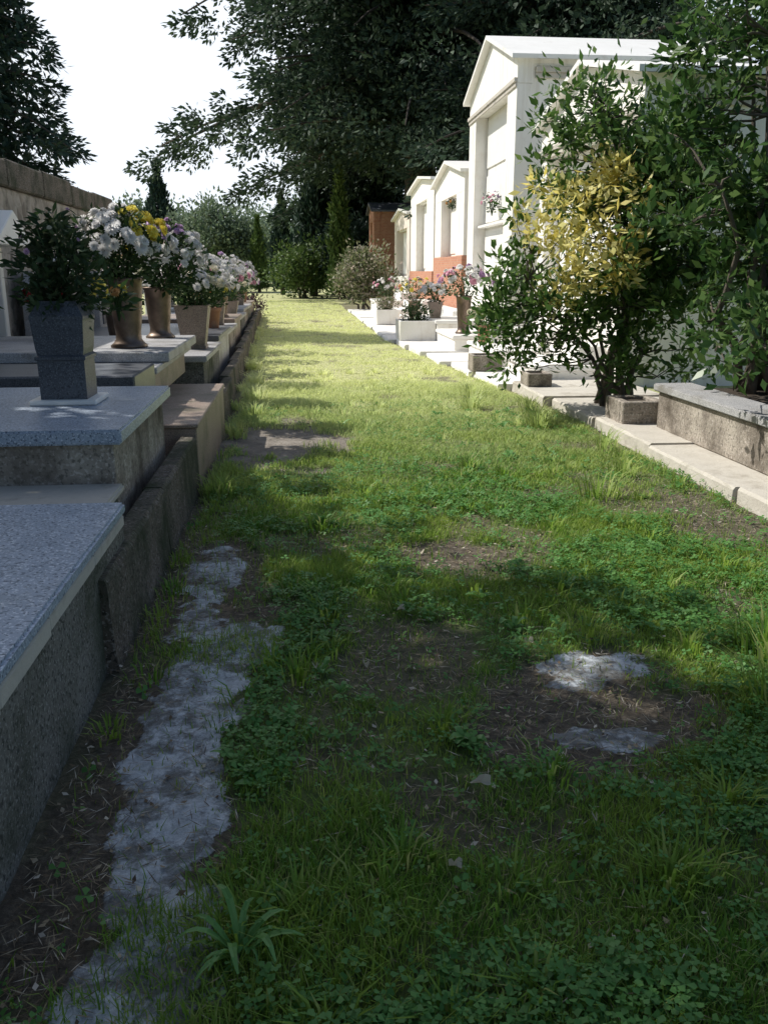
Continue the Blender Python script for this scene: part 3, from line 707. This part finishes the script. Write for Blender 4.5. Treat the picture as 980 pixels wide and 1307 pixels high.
chapel(23.3, 28.2, 3.85, 4.4, 2.2, 'white gabled chapel with orange brick base', basem='brick', base_h=1.9, rows=1, win=1.2, corn=False)
chapel(28.5, 34.3, 4.15, 4.55, 2.0, 'small white gabled chapel with brick base', basem='brick', base_h=1.5, rows=1, win=1.6, corn=False)
chapel(34.6, 40, 3.5, 3.9, 1.5, 'small pale gabled chapel at the row end', wallm='plaster_warm', rows=1, win=.9, corn=False)
chapel(42.5, 45.4, 4.1, 4.6, 2.2, 'dark reddish brick chapel under the trees', wallm='brick_dark', basem='brick_dark', X0=3.6, roofm='slate_dark', rows=1, win=.9, corn=False)

def lowtomb(y0, y1, x0, x1, H, label, m='marble'):
    t = thing('tomb', (x0, y0, 0), label, 'tomb', 'tombs below the chapels'); L = y1 - y0; W = x1 - x0
    obj('base', boxmesh([(.04, W, .04, L - .04, .0, H - .07)], .01), M['plaster'], t)
    obj('slab', boxmesh([(0, W, 0, L, H - .068, H)], .012, 2), M[m], t)
    obj('head_step', boxmesh([(W * .62, W, .15, L - .15, H + .002, H + .25)], .012), M[m], t)
lowtomb(11.6, 13.3, 3.15, 4.2, .26, 'low white marble tomb in full sun')
lowtomb(13.5, 15.7, 3.0, 4.2, .3, 'low white marble tomb in full sun')
lowtomb(16.0, 18.1, 2.8, 4.2, .36, 'low white marble tomb in full sun')
lowtomb(18.4, 20.4, 2.85, 4.2, .5, 'tall-sided white marble tomb in full sun')
lowtomb(20.7, 22.7, 2.7, 4.2, .34, 'low white marble tomb in full sun')
lowtomb(23.3, 25.6, 2.9, 4.2, .3, 'low white marble tomb below brick base')
lowtomb(26, 28.2, 2.7, 4.2, .4, 'low white marble tomb below brick base')
lowtomb(28.8, 31, 2.7, 4.2, .3, 'low white marble tomb below brick base')
lowtomb(31.5, 34, 2.7, 4.2, .5, 'low white marble tomb below brick base')
def trough(x, y, z, L, h, label, heads, pl='shrub_light', wdt=.15, m='concrete_stained'):
    t = thing('planter_box', (x, y, z), label, 'planter', 'planters')
    me = boxmesh([(-wdt, wdt, -L / 2, -L / 2 + .04, 0, h), (-wdt, wdt, L / 2 - .04, L / 2, 0, h), (-wdt, -wdt + .04, -L / 2 + .042, L / 2 - .042, 0, h), (wdt - .04, wdt, -L / 2 + .042, L / 2 - .042, 0, h)], .006)
    obj('box', me, M[m], t)
    obj('soil_bed', boxmesh([(-wdt + .042, wdt - .042, -L / 2 + .042, L / 2 - .042, .01, h * .85)], .0), M['soil'], t)
    if heads: bouquet((x, y, z + h * .8), .34, .42, heads, 'leafy potted plant in a planter box', pl, 700, .7, name='potted_plant')
trough(2.95, 10.75, .12, .4, .16, 'small empty concrete trough planter', None)
trough(2.75, 12.9, .07, .4, .24, 'small empty concrete trough planter', None, wdt=.22)
trough(2.5, 19, .07, .9, .42, 'large pale planter box with leafy plant', [('cream', 4)], wdt=.38, m='plaster', pl='bouquet_leaf')
trough(2.45, 25, .07, .9, .4, 'pale trough planter with leafy plant', [('white', 4)], m='plaster', wdt=.3)
for (x, y, z, k, h, r, hd, lab, br) in [
    (3.1, 16.6, .36, 'bronze', .7, .16, [('pink', 12), ('purple', 8), ('white', 20)], 'large pink and lilac flower bunch', .5),
    (3.2, 15.2, .3, 'pot', .3, .13, [('cream', 16)], 'cream flowers in clay pot', .28),
    (3.0, 19.5, .5, 'stone', .35, .15, [('white', 18), ('cream', 8)], 'pale flower bunch in square stone vase', .36),
    (3.0, 23.0, .07, 'bronze', .7, .18, [('orange', 3), ('pink', 4), ('yellow', 8), ('cream', 16)], 'yellow pink and cream flower bunch', .52),
    (2.9, 29, .3, 'stone', .4, .2, [('white', 14), ('pink', 6)], 'white and pink flowers in stone pot', .5)]:
    vase((x, y, z), h, r, {'bronze': 'bronze flower vase on white marble', 'pot': 'clay flower pot on white marble', 'stone': 'square stone vase on white marble'}[k], k)
    bouquet((x, y, z + h * .9), br, br * 1.2, hd, lab, nl=350, hs=1.35)
bouquet((4.40, 20.4, 2.75), .22, .45, [('pink', 9), ('purple', 3), ('white', 6)], 'pink flowers hanging in the chapel niche', nl=150, hs=.9)
bouquet((4.40, 25.7, 3.2), .18, .3, [('white', 8), ('orange', 2)], 'small flower bunch in the chapel niche', nl=120, hs=.9)

# ------------------------------------------------------------------ shrubs & trees
def clump_plant(name, loc, blobs, ncl, per, sigma, L, W, leafm, label, cat, stems=5, srad=.035, part2=None, trunkm='twig_bark', spread=.2, group=None, seed=1, tw=.35):
    t = thing(name, loc, label, cat, group); rs = np.random.RandomState(seed)
    T = Tubes(); C = []; tot = sum(b[1][0] * b[1][1] * b[1][2] for b in blobs)
    for (c, r) in blobs:
        n = max(3, int(ncl * r[0] * r[1] * r[2] / tot))
        d = unit(rs.normal(size=(n, 3))) * (rs.uniform(.2, 1, size=(n, 1)) ** .45) * rs.uniform(.85, 1.2, size=(n, 1))
        C.append(np.array(c) + d * np.array(r))
    C = np.concatenate(C); C[:, 2] = np.maximum(C[:, 2], .15)
    tops = []
    cen = C.mean(0)
    for i in range(stems):
        a = i * 6.283 / stems + rs.uniform(-.3, .3); tgt = C[rs.randint(len(C))] * .75 + cen * .25
        b = (math.cos(a) * spread, math.sin(a) * spread, 0)
        pts = wiggle(b, tuple(tgt), 7, srad * 2.6)
        T.add(pts, [srad * (1 - .75 * k / 7) for k in range(8)], 7); tops.append(pts)
    allp = [p for pts in tops for p in pts[2:]]
    for c in C:
        cv = Vector(c); lower = [p for p in allp if p.z < cv.z + .1] or allp
        s = min(lower, key=lambda p: (p - cv).length)
        T.add(wiggle(s, cv, 4, .12 * (cv - s).length), [srad * tw, srad * tw * .8, srad * tw * .6, srad * tw * .4, srad * tw * .2], 5)
    obj('trunk', T.mesh(), M[trunkm], t)
    def cloud(C_, per_, sg_=1):
        P = np.repeat(C_, per_, 0); sg = sg_ * sigma * rs.uniform(.5, 1.4, size=(len(C_), 1))
        off = rs.normal(size=P.shape) * np.repeat(sg, per_, 0) * np.array([1, 1, .85])
        return leafquads(P + off, L, W, unit(off) * 1.0 + np.array([0, 0, .3]), .7, .25, rs)
    if part2:
        m2, cc, rr, frac = part2
        near = np.linalg.norm((C - np.array(cc)) / np.array(rr), axis=1) < 1
        sel = near & (rs.uniform(size=len(C)) < frac)
        obj('crown', quadmesh(cloud(C[~sel], per)), M[leafm], t)
        if sel.any(): obj('yellowing_foliage', quadmesh(cloud(C[sel], int(per * .85))), M[m2], t)
    else:
        obj('crown', quadmesh(cloud(C, per)), M[leafm], t)
    return t
clump_plant('shrub', (3.4, 9.15, .1), [((-.1, 0, 1.8), (.9, .75, 1.0)), ((-.95, -.1, .8), (.6, .5, .45)), ((-.45, 0, 2.6), (.55, .5, .8)), ((.5, .1, 2.0), (.8, .6, 1.0)), ((-.9, 0, 1.5), (.5, .4, .65)), ((.35, -.2, 1.3), (.75, .5, .55)), ((.2, -.3, .6), (.7, .4, .3))], 300, 56, .10, .11, .046, 'broad', 'tall leafy shrub with patches of yellow leaves', 'shrub', 11, .032, ('yellow_leaf', (-.6, -.4, 1.85), (.62, .75, .78), .82), seed=3)
clump_plant('shrub', (4.1, 7.4, .45), [((0, 0, 2.3), (1.1, .9, 1.5)), ((-.65, -.1, 1.8), (.75, .6, 1.0)), ((-.1, -.8, .65), (.9, .7, .6)), ((-.35, 0, 3.3), (1.0, .8, .8)), ((.5, -.3, 1.4), (.9, .8, 1.0)), ((-.5, -.3, .8), (.6, .6, .6)), ((-.7, -1.7, .45), (.45, .7, .4))], 200, 56, .105, .115, .052, 'broad_dark', 'large dark glossy-leaved shrub growing in a grave bed', 'shrub', 13, .045, ('yellow_leaf', (-.75, -.3, .3), (.3, .5, .25), .4), seed=4, tw=.3)
clump_plant('shrub', (2.55, 35, 0), [((0, 0, 1.3), (1.0, .9, 1.0))], 70, 70, .22, .16, .08, 'shrub_light', 'pale flowering rounded shrub at the path edge', 'shrub', 4, .05, seed=5)
clump_plant('shrub', (.3, 52, 0), [((0, 0, 1.6), (1.7, 1.4, 1.4))], 70, 70, .35, .26, .12, 'cypress', 'rounded evergreen shrub at the path end', 'shrub', 4, .08, seed=6)
clump_plant('shrub', (-1.9, 31.5, 0), [((0, 0, .35), (.6, .8, .3))], 30, 60, .15, .12, .05, 'purple_leaf', 'low purplish shrub beside the kerb', 'shrub', 4, .03, seed=7)
clump_plant('shrub', (3.4, 52, 0), [((0, 0, 2.2), (1.8, 1.6, 2.0))], 110, 80, .45, .35, .15, 'fir', 'dense dark evergreen shrub under the big tree', 'shrub', 4, .08, seed=16)
clump_plant('oak_tree', (-6.5, 68, 0), [((0, 0, 4.2), (3.0, 2.4, 2.2)), ((2.5, 0, 3.2), (2.0, 2, 1.7))], 110, 90, .55, .32, .18, 'wood_far', 'sunlit pale green tree beyond the path end', 'tree', 4, .15, seed=18, trunkm='bark')
clump_plant('oak_tree', (-13, 84, 0), [((0, 0, 4.5), (4.0, 3.4, 2.6)), ((3.5, 0, 3.5), (3.0, 2, 2.2))], 120, 90, .7, .4, .22, 'wood_far', 'sunlit pale green tree in the distance', 'tree', 4, .15, seed=19, trunkm='bark')
clump_plant('oak_tree', (-20, 76, 0), [((0, 0, 3.4), (3.6, 3.0, 2.0)), ((3.5, 0, 2.6), (3.0, 2, 1.8))], 110, 90, .6, .36, .2, 'wood_far', 'sunlit pale green tree in the distance', 'tree', 4, .15, seed=20, trunkm='bark')

def conifer(name, loc, H, z0, rad, nb, leafm, label, droop=-.12, trunk=.35, per=16, cl=12, L=.32, W=.09, seed=1, shape='cone', cat='tree', lean=(0, 0), sgk=.045, core=0, vz=.42):
    t = thing(name, loc, label, cat); rs = np.random.RandomState(seed); T = Tubes()
    pts = [(lean[0] * (k / 10) ** 2, lean[1] * (k / 10), H * k / 10) for k in range(11)]
    T.add(pts, [trunk * (1 - .85 * k / 10) * (1.25 if k == 0 else 1) for k in range(11)], 12)
    P = []; Dd = []
    for i in range(nb):
        q = (i + rs.uniform()) / nb; z = z0 + (H - z0) * q; a = i * 2.399 + rs.uniform(-.4, .4)
        if shape == 'cone': rl = rad * (1 - q) ** .8 + .25
        else: rl = rad * (1 - q ** 2.2) ** .5 * (.8 + .2 * math.sin(i * 1.7)) * (.78 + .22 * min(1, q / .18)) + .6
        rl *= rs.uniform(.65, 1.08)
        x0 = np.array([lean[0] * (z / H) ** 2, lean[1] * z / H, z])
        d = np.array([math.cos(a), math.sin(a), 0.])
        rise = rs.uniform(.02, .25) if shape != 'cone' else .05
        dr = droop * rs.uniform(.6, 1.5)
        ts = np.linspace(0, 1, 7)
        bp = [x0 + d * rl * s + np.array([0, 0, rl * (rise * s + dr * s * s * 1.6)]) for s in ts]
        br = trunk * .2 * (rl / rad) + .02
        T.add([tuple(p) for p in bp], [br * (1 - .85 * s) for s in ts], 5)
        nc = max(4, int(cl * rl / rad * 1.3))
        for c in range(nc):
            s = .15 + .85 * ((c + rs.uniform()) / nc); base = x0 + d * rl * s + np.array([0, 0, rl * (rise * s + dr * s * s * 1.6)])
            side = np.array([-d[1], d[0], 0]) * rs.uniform(-1, 1) * rl * .34 * math.sin(math.pi * min(.95, s * .75 + .1))
            c0 = base + side; c0[2] -= rs.uniform(0, .16) * rl * .6
            sg = (sgk * rad + .10) * rs.uniform(.6, 1.4)
            u = unit(rs.normal(size=(per, 3))) * (rs.uniform(.1, 1, size=(per, 1)) ** .5) * 1.7   # compact tuft, not a gaussian haze
            pp = c0 + u * np.array([sg, sg, sg * vz])
            P.append(pp); od = d + side / (rl * .5 + .1); Dd.append(u * .7 + od + np.array([0, 0, -.35]))
    P = np.concatenate(P); Dd = np.concatenate(Dd)
    V = leafquads(P, L, W, Dd, .4, .0, rs)
    if core:
        n = core; qz = rs.uniform(0.04, .95, n); rr = rad * .55 * np.sqrt(1 - qz ** 2.2) * rs.uniform(0, 1, n) ** .5; a = rs.uniform(0, 6.28, n)
        Pc = np.stack([rr * np.cos(a) + lean[0] * qz ** 2, rr * np.sin(a), z0 + (H - z0) * qz + rs.normal(size=n) * .5], -1)
        V = np.concatenate([V, leafquads(Pc, L * 1.5, W * 2.0, None, 1, 0, rs)])
    obj('trunk', T.mesh(), M['bark'], t)
    obj('crown', quadmesh(V), M[leafm], t)
    return t
conifer('cedar_tree', (6.3, 46.5, 0), 25, 7.2, 13.4, 190, 'cedar', 'huge dark cedar tree towering behind the chapels', -.17, 1.0, 58, 26, .30, .14, 21, 'dome', sgk=.026, core=9000, vz=.6)
conifer('cedar_tree', (11.5, 37, 0), 19, 5.5, 8, 90, 'cedar', 'dark cedar tree with dense boughs behind chapel roofs', -.14, .6, 50, 20, .28, .12, 22, 'dome', sgk=.035, core=6000, vz=.6)
conifer('cedar_tree', (4.2, 59, 0), 15, 1.6, 5.4, 110, 'cedar', 'dense dark evergreen tree low behind the path end', -.16, .4, 50, 18, .32, .13, 24, 'dome', sgk=.05, core=6000, vz=.6)
conifer('fir_tree', (-8.5, 25, 0), 15, 1.5, 4.1, 130, 'fir', 'dark drooping fir tree behind the cemetery wall', -.2, .28, 44, 15, .2, .07, 23, 'cone', sgk=.03, core=5000)

def cypress(x, y, h, r, label, seed, m='cypress'):
    t = thing('cypress_tree', (x, y, 0), label, 'tree', 'distant cypress trees'); rs = np.random.RandomState(seed); n = int(3600)
    z = rs.uniform(.04, 1, n); a = rs.uniform(0, 6.28, n)
    rr = r * np.sin(np.clip(z * 1.0 + .12, 0, 1) ** .6 * math.pi) ** .6 * rs.uniform(.55, 1, n) * (1 + .2 * np.sin(a * 3 + z * 9) + .15 * np.sin(z * 23 + seed))
    P = np.stack([rr * np.cos(a), rr * np.sin(a), z * h], -1)
    T = Tubes(); T.add([(0, 0, 0), (0, 0, h * .5), (0, 0, h * .9)], [r * .2, r * .12, .03], 8)
    obj('trunk', T.mesh(), M['bark'], t)
    obj('crown', quadmesh(leafquads(P, h * .06, h * .02, np.tile([0, 0, 1.], (n, 1)), .45, 0, rs)), M[m], t)
cypress(-11.7, 80, 10.2, 1.6, 'tall dark columnar cypress in the distance', 1, 'fir')
cypress(-8.0, 75, 6.0, .8, 'slim cypress in the distance', 2, 'fir')
cypress(-1.0, 60, 6.4, .85, 'slim dark cypress near the path end', 3, 'fir')
cypress(2.3, 49, 6.6, .65, 'slim sunlit cypress near the path end', 4)
cypress(1.0, 56, 8.2, 1.3, 'broad dark cypress near the path end', 5, 'fir')
cypress(-2.8, 66, 5.2, .7, 'slim green cypress near the path end', 6)

def woodland():
    rs = np.random.RandomState(40); P = []
    for i in range(150):
        x = rs.uniform(-70, 45); y = rs.uniform(88, 125); h = rs.uniform(4.0, 8.5) + (2 if -6 < x < 4 else 0); r = h * rs.uniform(.35, .6)
        n = 900; d = unit(rs.normal(size=(n, 3))) * rs.uniform(.6, 1, size=(n, 1)) * (1 + .2 * np.sin(5 * rs.normal(size=(n, 1))))
        P.append(np.array([x, y, h * .5]) + d * np.array([r, r, h * .52]))
    return leafquads(np.concatenate(P), .5, .26, None, 1, 0, rs)
o = obj('distant_woodland', quadmesh(woodland()), M['wood_far']); o['kind'] = 'stuff'; o['label'] = 'distant belt of mixed green trees'; o['category'] = 'trees'
def hill():
    xs = np.linspace(-500, 500, 60); ys = np.linspace(260, 700, 20); vs = []; fs = []
    for j, y in enumerate(ys):
        for i, x in enumerate(xs):
            q = math.sin(math.pi * j / 19); vs.append((x, y, -2 + q * (6 + 40 * float(fbm(x, y, .009, 80)))))
    for j in range(19):
        for i in range(59): a = j * 60 + i; fs.append((a, a + 1, a + 61, a + 60))
    me = bpy.data.meshes.new('hill'); me.from_pydata(vs, [], fs); me.update()
    o = obj('hill', me, stone('hill', (.15, .21, .22), (.23, .28, .28), .05, None, None, 1, 0), smooth=True); o['kind'] = 'structure'
hill()
t = thing('house', (-11.0, 66, 0), 'distant pinkish house with tiled roof', 'house')
obj('wall', boxmesh([(-3, 3, 0, 5, 0, 2.6)], .02), M['plaster_warm'], t)
obj('roof', prism([(-3.4, 2.6), (3.4, 2.6), (0, 4.0)], 'y', -.4, 5.4), M['terracotta'], t)
obj('window', boxmesh([(-1.8, -1.0, -.03, -.003, 1.0, 2.0)], .0), M['dark_metal'], t)
obj('window', boxmesh([(.8, 1.6, -.03, -.003, 1.0, 2.0)], .0), M['dark_metal'], t)

# shade-giving oaks standing beyond the wall beside the viewpoint
def shade_tree(x, y, h, rad, seed, ncl=110):
    clump_plant('oak_tree', (x, y, 0), [((0, 0, h * .68), (rad, rad, h * .30)), ((rad * .2, rad * .1, h * .5), (rad * .7, rad * .7, h * .2))], ncl, 80, .24, .2, .11, 'broad_dark', 'broad evergreen oak shading the start of the path', 'tree', 3, .18, None, 'bark', .1, 'shade trees by the wall', seed, tw=.2)
shade_tree(-6.6, 7.4, 8.0, 2.4, 51, 85)
shade_tree(-5.6, 4.0, 9, 2.6, 52, 230)
shade_tree(-4.9, 1.2, 9, 2.5, 53, 230)
shade_tree(-3.9, 2.3, 9.5, 1.4, 54, 80)
